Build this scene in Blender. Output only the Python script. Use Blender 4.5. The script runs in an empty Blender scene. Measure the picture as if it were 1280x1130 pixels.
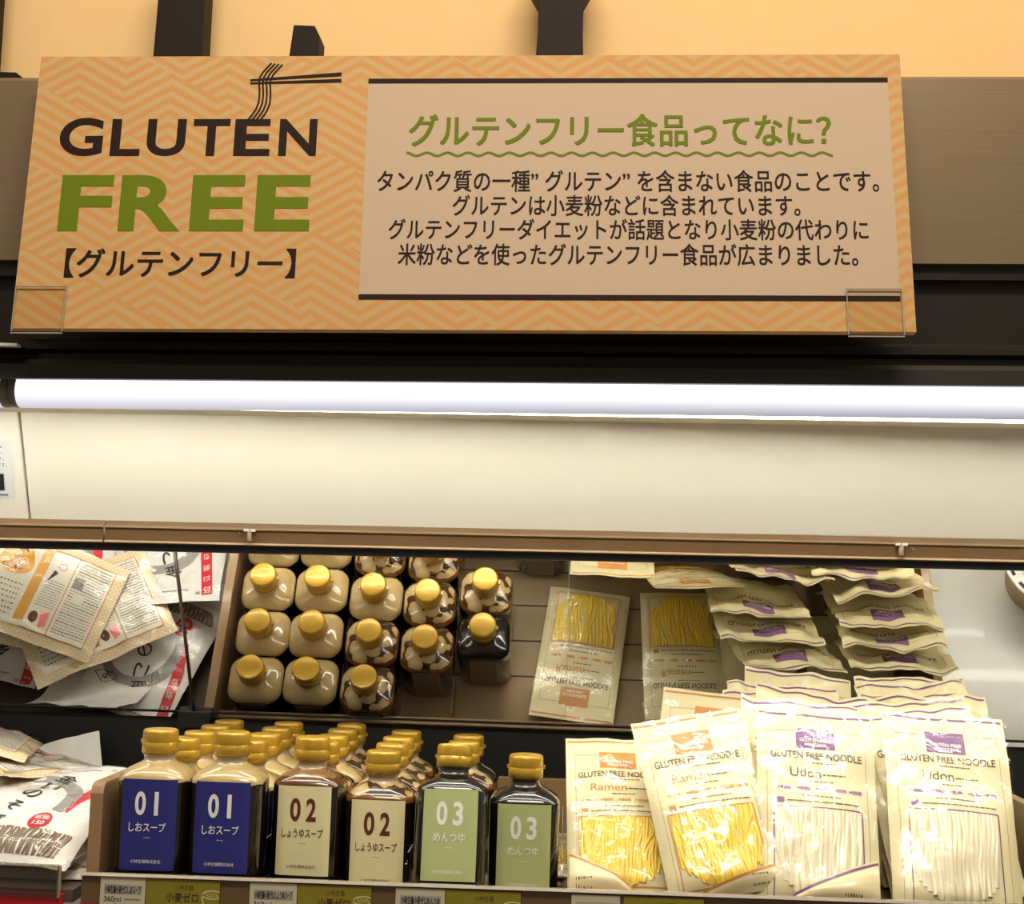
import bpy, bmesh, math, random
from mathutils import Vector, Matrix, noise, Euler

# ------------------------------------------------------------------ camera, world, lights, exposure
SC = bpy.context.scene
COL = SC.collection
K = 0.01                                   # all measures below are in centimetres
CAMP = Vector((3.5136, -135.931, 30.4725)); YAW, PITCH, ROLL, FPX = -0.04215, 0.0962, 0.031618, 1750.43


def cam_axes():
    cy, sy, cp, sp = math.cos(YAW), math.sin(YAW), math.cos(PITCH), math.sin(PITCH)
    f = Vector((sy * cp, cy * cp, sp)); r0 = Vector((cy, -sy, 0)); u0 = r0.cross(f)
    cr, sr = math.cos(ROLL), math.sin(ROLL)
    return cr * r0 + sr * u0, -sr * r0 + cr * u0, f


CR, CU, CF = cam_axes()
cd = bpy.data.cameras.new('camera'); cam = bpy.data.objects.new('camera', cd); COL.objects.link(cam)
cd.sensor_fit = 'HORIZONTAL'; cd.sensor_width = 36; cd.lens = FPX * 36 / 1280; cd.clip_start = 0.01
M = Matrix((CR, CU, -CF)).transposed().to_4x4(); M.translation = CAMP * K
cam.matrix_world = M
SC.camera = cam

w = bpy.data.worlds.new('store_ambience'); SC.world = w; w.use_nodes = True
w.node_tree.nodes['Background'].inputs[0].default_value = (1.0, 0.84, 0.66, 1)
w.node_tree.nodes['Background'].inputs[1].default_value = 0.18

SC.view_settings.view_transform = 'Standard'; SC.view_settings.look = 'None'
SC.view_settings.gamma = 1.0; SC.view_settings.exposure = 0.0; SC.view_settings.use_curve_mapping = False


def area(name, loc, target, sx, sy, power, color):
    l = bpy.data.lights.new(name, 'AREA'); l.shape = 'RECTANGLE'; l.size = sx * K; l.size_y = sy * K
    l.energy = power; l.color = color
    o = bpy.data.objects.new(name, l); COL.objects.link(o)
    o.location = Vector(loc) * K
    d = (Vector(target) - Vector(loc)).normalized()
    o.rotation_euler = d.to_track_quat('-Z', 'Y').to_euler()
    return o


# ceiling fittings of the shop, over the aisle, and the warm washer above the wall
area('ceiling_light_aisle', (30, -230, 230), (0, 0, 40), 160, 40, 8.5, (1.0, 0.84, 0.64))
area('ceiling_light_wall', (10, -55, 165), (0, 16, 84), 220, 14, 4.0, (1.0, 0.69, 0.37))
area('ceiling_light_shelf', (10, -130, 185), (0, 8, 8), 120, 24, 27.0, (1.0, 0.93, 0.78))
TUBE_STRENGTH = 33.0       # glow added on the header tube's unseen rear, to brighten the cream panel
UNDER_STRENGTH = 25.0


# ------------------------------------------------------------------ materials
def lin(c):
    c = c / 255.0
    return c / 12.92 if c <= 0.04045 else ((c + 0.055) / 1.055) ** 2.4


def rgb(t): return (lin(t[0]), lin(t[1]), lin(t[2]), 1.0)


class N:
    """tiny node-graph helper"""
    def __init__(s, name):
        s.m = bpy.data.materials.new(name); s.m.use_nodes = True; s.t = s.m.node_tree
        s.b = s.t.nodes['Principled BSDF']; s.o = s.t.nodes['Material Output']
    def n(s, typ, **kw):
        x = s.t.nodes.new(typ)
        for k, v in kw.items(): setattr(x, k, v)
        return x
    def l(s, a, b): s.t.links.new(a, b)
    def math(s, op, a, b=None, c=None):
        x = s.n('ShaderNodeMath', operation=op)
        for i, v in enumerate((a, b, c)):
            if v is None: continue
            if isinstance(v, (int, float)): x.inputs[i].default_value = v
            else: s.l(v, x.inputs[i])
        return x.outputs[0]
    def mix(s, f, a, b):
        x = s.n('ShaderNodeMix', data_type='RGBA')
        for i, v in ((0, f), (6, a), (7, b)):
            if isinstance(v, (int, float)): x.inputs[i].default_value = v
            elif isinstance(v, tuple): x.inputs[i].default_value = v
            else: s.l(v, x.inputs[i])
        return x.outputs[2]
    def noise(s, scale, detail=2, vec=None, rough=.5):
        x = s.n('ShaderNodeTexNoise'); x.inputs['Scale'].default_value = scale; x.inputs['Detail'].default_value = detail
        x.inputs['Roughness'].default_value = rough
        if vec is not None: s.l(vec, x.inputs['Vector'])
        return x.outputs['Fac']
    def obj(s): return s.n('ShaderNodeTexCoord').outputs['Object']
    def bump(s, h, strength, dist=0.01):
        x = s.n('ShaderNodeBump'); x.inputs['Strength'].default_value = strength; x.inputs['Distance'].default_value = dist
        s.l(h, x.inputs['Height']); s.l(x.outputs[0], s.b.inputs['Normal'])


def pm(name, col, rough=.5, metal=0., coat=0., var=.06, vscale=40., bump=0., bscale=300., spec=None):
    g = N(name); c = rgb(col)
    f = g.noise(vscale, 3, g.obj())
    lo = tuple(max(0, v * (1 - var)) for v in c[:3]) + (1,); hi = tuple(min(1, v * (1 + var)) for v in c[:3]) + (1,)
    g.l(g.mix(f, lo, hi), g.b.inputs['Base Color'])
    g.b.inputs['Roughness'].default_value = rough; g.b.inputs['Metallic'].default_value = metal
    g.b.inputs['Coat Weight'].default_value = coat; g.b.inputs['Coat Roughness'].default_value = .06
    if spec is not None: g.b.inputs['Specular IOR Level'].default_value = spec
    if bump: g.bump(g.noise(bscale, 3, g.obj()), bump, .002)
    return g.m


def emis(name, col, strength):
    g = N(name)
    e = g.n('ShaderNodeEmission'); e.inputs[0].default_value = rgb(col); e.inputs[1].default_value = strength
    g.l(e.outputs[0], g.o.inputs[0])
    return g.m


def clear(name, tint=(255, 255, 255), gloss=.16, rough=.05, bump=0., bscale=60.):
    g = N(name)
    t = g.n('ShaderNodeBsdfTransparent'); t.inputs[0].default_value = rgb(tint)
    gl = g.n('ShaderNodeBsdfGlossy'); gl.inputs['Roughness'].default_value = rough
    fr = g.n('ShaderNodeFresnel'); fr.inputs[0].default_value = 1.45
    mx = g.n('ShaderNodeMixShader')
    f = g.math('ADD', fr.outputs[0], gloss - .04); f = g.math('MINIMUM', f, .4)
    ge = g.n('ShaderNodeNewGeometry'); f = g.math('MULTIPLY', f, g.math('SUBTRACT', 1.0, ge.outputs['Backfacing']))
    g.l(f, mx.inputs[0]); g.l(t.outputs[0], mx.inputs[1]); g.l(gl.outputs[0], mx.inputs[2])
    if bump:
        b = g.n('ShaderNodeBump'); b.inputs['Strength'].default_value = bump; b.inputs['Distance'].default_value = .004
        g.l(g.noise(bscale, 3, g.obj()), b.inputs['Height'])
        g.l(b.outputs[0], gl.inputs['Normal'])
    g.l(mx.outputs[0], g.o.inputs[0])
    return g.m


def brushed(name, col, along='x'):
    g = N(name); mp = g.n('ShaderNodeMapping'); g.l(g.obj(), mp.inputs[0])
    mp.inputs['Scale'].default_value = (2, 60, 420)
    f = g.noise(3.0, 3, mp.outputs[0])
    c = rgb(col)
    g.l(g.mix(f, tuple(v * .78 for v in c[:3]) + (1,), tuple(min(1, v * 1.22) for v in c[:3]) + (1,)), g.b.inputs['Base Color'])
    g.b.inputs['Roughness'].default_value = .42; g.b.inputs['Metallic'].default_value = .35
    return g.m


def bottle_mat(name, kind):
    g = N(name); o = g.obj(); sp = g.n('ShaderNodeSeparateXYZ'); g.l(o, sp.inputs[0]); z = sp.outputs[2]
    nz = g.noise(90, 2, o)
    zz = g.math('ADD', z, g.math('MULTIPLY', g.math('SUBTRACT', nz, .5), .006))
    dark = rgb((24, 14, 7)) if kind != 'clear' else rgb((14, 11, 9))
    fat = rgb((196, 164, 112)); neck = rgb((178, 158, 122))
    if kind == 'fat':
        top = g.mix(g.noise(45, 3, o), rgb((166, 138, 84)), rgb((204, 182, 130)))
        base = g.mix(g.math('GREATER_THAN', zz, .0885), dark, top)
    elif kind in ('globs', 'amber'):
        wob = g.n('ShaderNodeTexNoise'); wob.inputs['Scale'].default_value = 50; g.l(o, wob.inputs['Vector'])
        va = g.n('ShaderNodeVectorMath', operation='SCALE'); g.l(wob.outputs['Color'], va.inputs[0]); va.inputs['Scale'].default_value = .014
        vb = g.n('ShaderNodeVectorMath', operation='ADD'); g.l(o, vb.inputs[0]); g.l(va.outputs[0], vb.inputs[1])
        v = g.n('ShaderNodeTexVoronoi', feature='SMOOTH_F1'); v.inputs['Scale'].default_value = 50; v.inputs['Smoothness'].default_value = .15
        g.l(vb.outputs[0], v.inputs['Vector'])
        rim = g.mix(g.noise(85, 3, o), rgb((44, 22, 7)), rgb((150, 92, 26)))
        gap = g.mix(g.noise(60, 2, o), rgb((26, 15, 8)), rgb((84, 52, 20)))
        if kind == 'globs':
            blobm = g.math('LESS_THAN', v.outputs['Distance'], .54)
            blob = g.mix(g.math('MULTIPLY', v.outputs['Distance'], 1.6), rgb((214, 194, 146)), rgb((166, 134, 84)))
            top = g.mix(blobm, gap, blob)
            base = g.mix(g.math('GREATER_THAN', zz, .0885), dark, g.mix(g.math('GREATER_THAN', zz, .0945), rim, top))
        else:
            base = g.mix(g.math('GREATER_THAN', zz, .0905), dark, g.mix(g.noise(60, 2, o), rgb((30, 14, 6)), rgb((118, 66, 18))))
            base = g.mix(g.math('GREATER_THAN', zz, .0985), base, rgb((134, 100, 58)))
    else:
        base = dark
    nk = rgb((62, 54, 44)) if kind == 'clear' else neck
    base = g.mix(g.math('GREATER_THAN', z, .1058), base, nk)
    g.l(base, g.b.inputs['Base Color'])
    g.b.inputs['Roughness'].default_value = .22; g.b.inputs['Coat Weight'].default_value = 1; g.b.inputs['Coat Roughness'].default_value = .03
    return g.m


def chevron():
    g = N('chevron_print'); uv = g.n('ShaderNodeUVMap'); sp = g.n('ShaderNodeSeparateXYZ'); g.l(uv.outputs[0], sp.inputs[0])
    u, v = sp.outputs[0], sp.outputs[1]
    P, A, q = 9.0, 2.7, 1.28
    def pat(du, dv):
        a = g.math('DIVIDE', g.math('ADD', u, du), P)
        tri = g.math('MULTIPLY', g.math('ABSOLUTE', g.math('SUBTRACT', g.math('FRACT', a), .5)), 2 * A)
        return g.math('FRACT', g.math('DIVIDE', g.math('ADD', g.math('ADD', v, dv), tri), q))
    # broken zigzags: blocks jump by part of a period
    blk = g.math('FLOOR', g.math('DIVIDE', g.math('ADD', g.math('MULTIPLY', u, .55), v), 8.2))
    sel = g.math('MODULO', g.math('ABSOLUTE', blk), 2.0)
    s = g.math('GREATER_THAN', g.mix(sel, pat(4.2, 30.0), pat(0.6, 30.45)), .5)
    g.l(g.mix(s, rgb((200, 165, 115)), rgb((202, 150, 92))), g.b.inputs['Base Color'])
    g.b.inputs['Roughness'].default_value = .6; g.b.inputs['Specular IOR Level'].default_value = .12
    return g.m


def lattice():
    g = N('lattice_print'); uv = g.n('ShaderNodeUVMap'); sp = g.n('ShaderNodeSeparateXYZ'); g.l(uv.outputs[0], sp.inputs[0])
    a = g.math('ADD', sp.outputs[0], sp.outputs[1]); b = g.math('SUBTRACT', sp.outputs[0], sp.outputs[1])
    fa = g.math('LESS_THAN', g.math('FRACT', g.math('MULTIPLY', a, 1.5)), .2)
    fb = g.math('LESS_THAN', g.math('FRACT', g.math('MULTIPLY', b, 1.5)), .2)
    g.l(g.mix(g.math('MAXIMUM', fa, fb), rgb((232, 216, 184)), rgb((226, 194, 140))), g.b.inputs['Base Color'])
    g.b.inputs['Roughness'].default_value = .35; g.b.inputs['Coat Weight'].default_value = .7; g.b.inputs['Coat Roughness'].default_value = .08
    g.bump(g.noise(70, 3, g.obj()), .5, .004)
    return g.m


def film(name, col, bump=.45, coat=.45, scale=24):
    g = N(name); o = g.obj(); c = rgb(col)
    g.l(g.mix(g.noise(25, 3, o), tuple(v * .93 for v in c[:3]) + (1,), tuple(min(1, v * 1.04) for v in c[:3]) + (1,)), g.b.inputs['Base Color'])
    g.b.inputs['Roughness'].default_value = .38; g.b.inputs['Coat Weight'].default_value = coat; g.b.inputs['Coat Roughness'].default_value = .07
    g.bump(g.noise(scale, 3, o), bump, .004)
    return g.m


def tube_mat():
    """glowing diffuser: brightest where it faces up and out, fading towards its underside"""
    g = N('tube_diffuser'); ge = g.n('ShaderNodeNewGeometry'); sp = g.n('ShaderNodeSeparateXYZ'); g.l(ge.outputs['Normal'], sp.inputs[0])
    mr = g.n('ShaderNodeMapRange'); mr.interpolation_type = 'LINEAR'
    mr.inputs['From Min'].default_value = -1.0; mr.inputs['From Max'].default_value = 0.0
    mr.inputs['To Min'].default_value = .42; mr.inputs['To Max'].default_value = 1.35
    g.l(sp.outputs[2], mr.inputs[0])
    # unseen rear side, its glow boosted to brighten the cream panel
    rear = g.math('GREATER_THAN', sp.outputs[1], .2)
    e = g.n('ShaderNodeEmission')
    g.l(g.mix(rear, (.94, .92, 1, 1), (1, .97, .89, 1)), e.inputs[0])
    g.l(g.math('ADD', g.math('MULTIPLY', rear, TUBE_STRENGTH), g.math('MULTIPLY', g.math('SUBTRACT', 1.0, rear), mr.outputs[0])), e.inputs[1])
    g.l(e.outputs[0], g.o.inputs[0])
    return g.m


MAT = dict(
    wall=pm('cream_wall', (246, 206, 146), .8, var=.03), letter=pm('dark_letter', (32, 23, 14), .6, spec=.2),
    metal=brushed('brushed_metal', (134, 113, 88)), cornice=pm('cornice_dark', (34, 27, 21), .35), lip=pm('lip_dark', (44, 40, 36), .45),
    white=pm('cream_enamel', (243, 236, 217), .42, var=.015), rail=pm('brown_plastic', (112, 84, 52), .38, coat=.2),
    railedge=pm('beige_plastic_edge', (170, 142, 104), .4), black=pm('black_plastic', (22, 20, 18), .42), blackwall=pm('black_backing', (12, 11, 10), .6),
    tan=pm('tan_plastic', (150, 120, 80), .45, coat=.25), tanfloor=pm('tan_slat', (140, 116, 82), .6), groove=pm('slat_groove', (52, 42, 30), .7),
    grayfloor=pm('pale_laminate', (196, 196, 188), .28, coat=.3), darkfloor=pm('dark_laminate', (84, 72, 60), .5), red=pm('red_strip', (176, 24, 30), .4),
    acrylic=clear('clear_acrylic', (252, 251, 248), .04, .03), acrylicedge=pm('acrylic_edge', (164, 154, 138), .2, coat=1), filmclear=clear('clear_wrap', (254, 254, 254), .05, .09, bump=.45, bscale=34),
    frost=clear('cloudy_acrylic', (212, 200, 182), .12, .15), chev=chevron(), cardedge=pm('board_edge', (196, 150, 96), .7), paper=pm('panel_paper', (196, 172, 148), .65, spec=.1, var=.015), ink=pm('brown_ink', (42, 26, 22), .6, spec=.1),
    green=pm('green_ink', (104, 120, 20), .6, spec=.1), gold=pm('gold_cap', (196, 155, 46), .3, metal=.3, coat=.35, var=.08, bump=.12, bscale=900),
    navy=pm('navy_label', (40, 42, 118), .45, var=.03), cream=pm('cream_label', (226, 215, 166), .5, var=.02), sage=pm('sage_label', (172, 181, 122), .5, var=.02),
    lwhite=pm('label_white_ink', (232, 230, 224), .5), maroon=pm('label_maroon_ink', (92, 42, 18), .5), backlabel=pm('back_label', (150, 136, 112), .6),
    grayink=pm('gray_ink', (120, 116, 108), .6), darkink=pm('dark_ink', (30, 26, 24), .6), tagwhite=pm('tag_card', (214, 206, 188), .6), olive=pm('olive_card', (146, 132, 24), .6),
    oliveink=pm('olive_ink', (60, 44, 8), .6), tagband=pm('tag_band', (178, 176, 168), .6), creamline=pm('cream_line', (226, 216, 160), .6),
    udon=film('udon_film', (228, 216, 170)), purple=film('purple_print', (124, 80, 128), .3), purplelite=film('pale_purple_print', (186, 146, 176), .3),
    orange=film('orange_print', (204, 140, 72), .3), orangelite=film('pale_orange_print', (222, 176, 112), .3), frame=film('frame_print', (176, 166, 140), .2),
    text=film('text_print', (98, 80, 64), .2), wtext=film('white_print', (238, 230, 220), .2),
    udonnoodle=pm('udon_noodle', (238, 229, 196), .35, coat=.4), ramennoodle=pm('ramen_noodle', (242, 208, 72), .35, coat=.5, var=.12, vscale=120),
    backudon=film('pack_back', (226, 212, 168)), bag=film('white_bag', (232, 230, 224), .6, scale=45), baggray=film('gray_brush', (150, 148, 144), .4), bagred=film('red_print', (206, 34, 52), .3),
    bagink=film('calligraphy_ink', (28, 24, 24), .3), bagpink=film('pink_print', (236, 130, 130), .3), soba=pm('soba_noodle', (132, 112, 88), .4, coat=.6, var=.2, vscale=200),
    lattice=lattice(), blob=film('ochre_print', (206, 146, 48), .3), tablegray=film('table_print', (168, 164, 156), .4), panelcream=film('panel_print', (232, 226, 208), .5),
    steel=pm('steel_rod', (120, 112, 98), .3, metal=.8), capgray=pm('tube_end_gray', (120, 114, 98), .45), sticker=pm('sticker_and_glint_white', (226, 226, 222), .5),
    bowlwhite=pm('bowl_lid', (224, 222, 214), .35, coat=.5), kraft=pm('kraft_bowl', (180, 150, 104), .6), foil=pm('foil_lid', (190, 180, 150), .25, metal=.3),
    ceil=pm('canopy_inner', (206, 202, 190), .5),
)
g = N('mirror_glass'); g.b.inputs['Base Color'].default_value = (.86, .86, .84, 1); g.b.inputs['Metallic'].default_value = 1
g.b.inputs['Roughness'].default_value = .015
_f = g.noise(30, 2, g.obj()); _mr = g.n('ShaderNodeMapRange'); g.l(_f, _mr.inputs[0]); _mr.inputs['To Min'].default_value = .005; _mr.inputs['To Max'].default_value = .02
g.l(_mr.outputs[0], g.b.inputs['Roughness']); MAT['mirror'] = g.m
MAT['tube'] = tube_mat(); MAT['under'] = emis('under_tube_glow', (255, 250, 236), UNDER_STRENGTH)
for k_ in ('fat', 'globs', 'amber', 'clear'): MAT['b_' + k_] = bottle_mat('bottle_' + k_, k_)


# ------------------------------------------------------------------ mesh helpers
class MB:
    def __init__(s): s.v = []; s.f = []; s.m = []; s.sm = []; s.uv = {}
    def add(s, vs, fs, mat, smooth=False):
        b = len(s.v); s.v += [tuple(p) for p in vs]
        for f in fs: s.f.append(tuple(i + b for i in f)); s.m.append(mat); s.sm.append(smooth)
        return b
    def box(s, x0, x1, y0, y1, z0, z1, mat):
        s.add([(x, y, z) for z in (z0, z1) for y in (y0, y1) for x in (x0, x1)],
              [(0, 2, 3, 1), (4, 5, 7, 6), (0, 1, 5, 4), (2, 6, 7, 3), (0, 4, 6, 2), (1, 3, 7, 5)], mat)
    def grid(s, fn, nu, nv, mat, smooth=True, flip=False, uvf=None):
        vs = [fn(i / nu, j / nv) for j in range(nv + 1) for i in range(nu + 1)]
        fs = []
        for j in range(nv):
            for i in range(nu):
                a = j * (nu + 1) + i; q = (a, a + 1, a + nu + 2, a + nu + 1)
                fs.append(q[::-1] if flip else q)
        b = s.add(vs, fs, mat, smooth)
        if uvf:
            for j in range(nv + 1):
                for i in range(nu + 1): s.uv[b + j * (nu + 1) + i] = uvf(i / nu, j / nv)
    def rings(s, rings, mat, cap0=True, cap1=True, smooth=True, closed=False):
        n = len(rings[0]); vs = [p for r in rings for p in r]; fs = []
        R = len(rings)
        for j in range(R - 1 if not closed else R):
            for i in range(n):
                a = j * n + i; c = j * n + (i + 1) % n; jj = (j + 1) % R
                fs.append((a, c, jj * n + (i + 1) % n, jj * n + i))
        if cap0: fs.append(tuple(range(n))[::-1])
        if cap1: fs.append(tuple((R - 1) * n + i for i in range(n)))
        s.add(vs, fs, mat, smooth)
    def lathe(s, prof, mat, n=28, c=(0, 0, 0)):
        s.rings([[(c[0] + r * math.cos(2 * math.pi * i / n), c[1] + r * math.sin(2 * math.pi * i / n), c[2] + z) for i in range(n)] for z, r in prof], mat)
    def tube(s, path, r, mat, n=6):
        P = [Vector(p) for p in path]; rg = []
        for i, p in enumerate(P):
            t = (P[min(i + 1, len(P) - 1)] - P[max(i - 1, 0)]).normalized()
            a = t.cross(Vector((0, 0, 1)))
            if a.length < .2: a = t.cross(Vector((0, 1, 0)))
            a.normalize(); b = t.cross(a)
            rr = r[i] if isinstance(r, (list, tuple)) else r
            rg.append([p + rr * (math.cos(2 * math.pi * k / n) * a + math.sin(2 * math.pi * k / n) * b) for k in range(n)])
        s.rings(rg, mat)
    def prof_x(s, pts, xs, mat_of, kz=0.0, smooth=False):
        """closed (y,z) outline swept along x; kz: slow rise of z per cm of x"""
        n = len(pts); rings = [[(x, y, z + kz * x) for y, z in pts] for x in xs]
        b = len(s.v); s.v += [p for r in rings for p in r]
        for j in range(len(xs) - 1):
            for i in range(n):
                s.f.append((b + j * n + i, b + j * n + (i + 1) % n, b + (j + 1) * n + (i + 1) % n, b + (j + 1) * n + i)); s.m.append(mat_of(i) if callable(mat_of) else mat_of); s.sm.append(smooth)
        m0 = mat_of(0) if callable(mat_of) else mat_of
        s.f.append(tuple(b + i for i in range(n))[::-1]); s.m.append(m0); s.sm.append(False)
        s.f.append(tuple(b + (len(xs) - 1) * n + i for i in range(n))); s.m.append(m0); s.sm.append(False)
    def build(s, name, parent=None, loc=None, recalc=True, bevel=0):
        me = bpy.data.meshes.new(name); me.from_pydata([(p[0] * K, p[1] * K, p[2] * K) for p in s.v], [], s.f)
        names = []
        for m in s.m:
            if m not in names: names.append(m)
        for m in names: me.materials.append(MAT[m])
        idx = {m: i for i, m in enumerate(names)}
        me.polygons.foreach_set('material_index', [idx[m] for m in s.m])
        me.polygons.foreach_set('use_smooth', s.sm)
        if s.uv:
            ul = me.uv_layers.new(name='UVMap')
            for lp in me.loops: ul.data[lp.index].uv = s.uv.get(lp.vertex_index, (0, 0))
        me.update()
        if recalc:
            bm = bmesh.new(); bm.from_mesh(me); bmesh.ops.recalc_face_normals(bm, faces=bm.faces); bm.to_mesh(me); bm.free()
        o = bpy.data.objects.new(name, me); COL.objects.link(o)
        if parent: o.parent = parent
        if loc: o.location = Vector(loc) * K
        if bevel:
            md = o.modifiers.new('edge', 'BEVEL'); md.width = bevel * K; md.segments = 2; md.limit_method = 'ANGLE'
        return o


def tag(o, label, cat=None, group=None, kind=None):
    if label: o['label'] = label
    if cat: o['category'] = cat
    if group: o['group'] = group
    if kind: o['kind'] = kind
    return o


def thing(name, label, cat, loc=(0, 0, 0), rot=(0, 0, 0), group=None):
    o = bpy.data.objects.new(name, None); COL.objects.link(o); o.empty_display_size = .02
    o.location = Vector(loc) * K; o.rotation_euler = rot
    return tag(o, label, cat, group)


_gc = {}


def glyphs(s, bold=0.0):
    """outline of a line of writing, scaled so its ink fills 0..1 x 0..1; returns verts, faces, aspect"""
    key = (s, bold)
    if key not in _gc:
        c = bpy.data.curves.new('t', 'FONT'); c.body = s; c.size = 1; c.resolution_u = 8 if len(s) < 7 else 3; c.offset = bold; c.fill_mode = 'FRONT'
        o = bpy.data.objects.new('t', c); COL.objects.link(o)
        dg = bpy.context.evaluated_depsgraph_get(); me = bpy.data.meshes.new_from_object(o.evaluated_get(dg))
        vs = [(v.co.x, v.co.y) for v in me.vertices]; fs = [tuple(p.vertices) for p in me.polygons]
        bpy.data.objects.remove(o); bpy.data.meshes.remove(me); bpy.data.curves.remove(c)
        if not vs: _gc[key] = ([], [], 1)
        else:
            x0 = min(v[0] for v in vs); x1 = max(v[0] for v in vs); y0 = min(v[1] for v in vs); y1 = max(v[1] for v in vs)
            dx = max(x1 - x0, 1e-4); dy = max(y1 - y0, 1e-4)
            _gc[key] = ([((a - x0) / dx, (b - y0) / dy) for a, b in vs], fs, dx / dy)
    return _gc[key]


def write(mb, s, x0, y0, x1, y1, mp, mat, bold=0.0, rot=0.0, flip=False):
    asc = s.isascii()
    vs, fs, _ = glyphs(s, bold if asc else 0.0)
    cx, cy = (x0 + x1) / 2, (y0 + y1) / 2; ca, sa = math.cos(rot), math.sin(rot)
    d = bold * (y1 - y0)
    p0, px_, py_ = Vector(mp(cx, cy)), Vector(mp(cx + .02, cy)), Vector(mp(cx, cy + .02))
    nn = (px_ - p0).cross(py_ - p0).normalized()
    for k_, (ox, oy) in enumerate([(0, 0)] if asc or not bold else [(d, d * .6), (-d, d * .6), (d, -d * .6), (-d, -d * .6)]):
        out = []
        for a, b in vs:
            x = x0 + a * (x1 - x0) - cx + ox; y = y0 + b * (y1 - y0) - cy + oy
            out.append(Vector(mp(cx + x * ca - y * sa, cy + x * sa + y * ca)) + nn * (.007 * k_))
        mb.add(out, fs, mat)


def wfit(mb, s, cx, cy, h, mp, mat, bold=0.0, stretch=1.0, rot=0.0):
    a = glyphs(s, bold if s.isascii() else 0.0)[2]; w_ = a * h * stretch
    write(mb, s, cx - w_ / 2, cy - h / 2, cx + w_ / 2, cy + h / 2, mp, mat, bold, rot)


def rect(mb, x0, y0, x1, y1, mp, mat, nx=1, ny=1, rot=0.0):
    cx, cy = (x0 + x1) / 2, (y0 + y1) / 2; ca, sa = math.cos(rot), math.sin(rot)
    def fn(u, v):
        x = x0 + u * (x1 - x0) - cx; y = y0 + v * (y1 - y0) - cy
        return mp(cx + x * ca - y * sa, cy + x * sa + y * ca)
    mb.grid(fn, nx, ny, mat, True)


def ribbon(mb, pts, wd, mp, mat):
    vs = []; fs = []
    for i, p in enumerate(pts):
        a = pts[max(i - 1, 0)]; b = pts[min(i + 1, len(pts) - 1)]
        dx, dy = b[0] - a[0], b[1] - a[1]; l = math.hypot(dx, dy) or 1; nx, ny = -dy / l, dx / l
        ww = wd[i] if isinstance(wd, (list, tuple)) else wd
        vs += [mp(p[0] + nx * ww / 2, p[1] + ny * ww / 2), mp(p[0] - nx * ww / 2, p[1] - ny * ww / 2)]
        if i: k = 2 * i; fs.append((k - 2, k - 1, k + 1, k))
    mb.add(vs, fs, mat)


def dashes(mb, x0, x1, y, h, mp, mat, rnd, lo=.25, hi=.9, gap=.18):
    x = x0
    while x < x1:
        l = rnd.uniform(lo, hi); rect(mb, x, y - h / 2, min(x + l, x1), y + h / 2, mp, mat, 1, 1); x += l + gap


# ------------------------------------------------------------------ the setting: wall behind, mirrored food case
KZ = 0.018     # the header fittings run slightly uphill to the right
XL, XR = -130, 130


def struct(name, mb, label=None):
    return tag(mb.build(name), label, None, None, 'structure')


mb = MB(); mb.box(XL, XR, 14, 17, 40, 170, 'wall'); struct('wall_back', mb)

mb = MB(); mb.box(XL, XR, 2.5, 6, 62, 81.2, 'metal')
hb = thing('header_panel', 'brushed brown metal header panel running behind the gluten free sign', 'panel')
mb = MB(); mb.prof_x([(-4, 61.6), (-4, 79.6), (-3.4, 80.1), (10, 80.1), (10, 61.6)], (XL, XR), 'metal', KZ); mb.build('metal_sheet', hb)
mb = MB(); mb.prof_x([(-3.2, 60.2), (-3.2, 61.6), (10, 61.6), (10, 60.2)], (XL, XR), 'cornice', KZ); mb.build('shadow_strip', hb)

case = thing('display_case', 'open food case with cream canopy, dark cornice and brown lower rail', 'display case')
mb = MB()
mb.prof_x([(-2, 60.2), (-2, 54.2), (-4.6, 53.5), (-4.9, 53.2), (-4.9, 52.7), (-4.0, 52.4), (-4.0, 51.6), (12, 51.6), (12, 60.2)], (XL, XR), 'cornice', KZ)
mb.build('cornice', case)
mb = MB(); mb.prof_x([(-7.0, 49.5), (-7.0, 50.9), (-6.6, 51.4), (-3.9, 51.55), (12, 51.55), (12, 50.9), (-6.2, 50.9), (-6.2, 49.5)], (XL, XR), 'lip', KZ)
mb.build('cornice_lip', case)
# cream fascia: two panels, leaning out at the top; brown rail and black edge below it
KP = 0.010
CXS = 1.047
def cx_(x): return 3.5 + (x - 3.5) * CXS
def cz_(y, z, d=6.5): return (y + d, 30.47 + (z - 30.47) * (136 + y + d) / (136 + y))
def cpts(p): return [cz_(*q) for q in p]
def fascia(x0a, x1a, x0b, x1b):
    mb = MB(); top = cz_(-2.5, 46.75); bot = cz_(1.0, 36.0); th = 1.2
    vs = []
    for (y, z), xa, xb in ((bot, x0b, x1b), (top, x0a, x1a)):
        for dy, dz in ((0, 0), (th, .3)):
            for x in (xa, xb): vs.append((x, y + dy, z + dz + KP * x))
    mb.add(vs, [(0, 1, 5, 4), (2, 6, 7, 3), (0, 4, 6, 2), (1, 3, 7, 5), (4, 5, 7, 6), (0, 2, 3, 1)], 'white')
    return mb.build('canopy_panel', case, bevel=.18)
fascia(XL, cx_(-50.55), XL, cx_(-50.02)); fascia(cx_(-50.37), XR, cx_(-49.84), XR)
mb = MB(); mb.prof_x([(-2.2, 47.0), (-2.2, 47.3), (8.0, 48.2), (8.0, 47.6), (4.2, 47.25)], (XL, XR), 'white', KP); mb.build('panel_cap', case)
mb = MB(); mb.prof_x([(8.6, 36), (8.6, 50.9), (14, 50.9), (14, 36)], (XL, XR), 'black', KZ * .5); mb.build('canopy_core', case)
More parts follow.
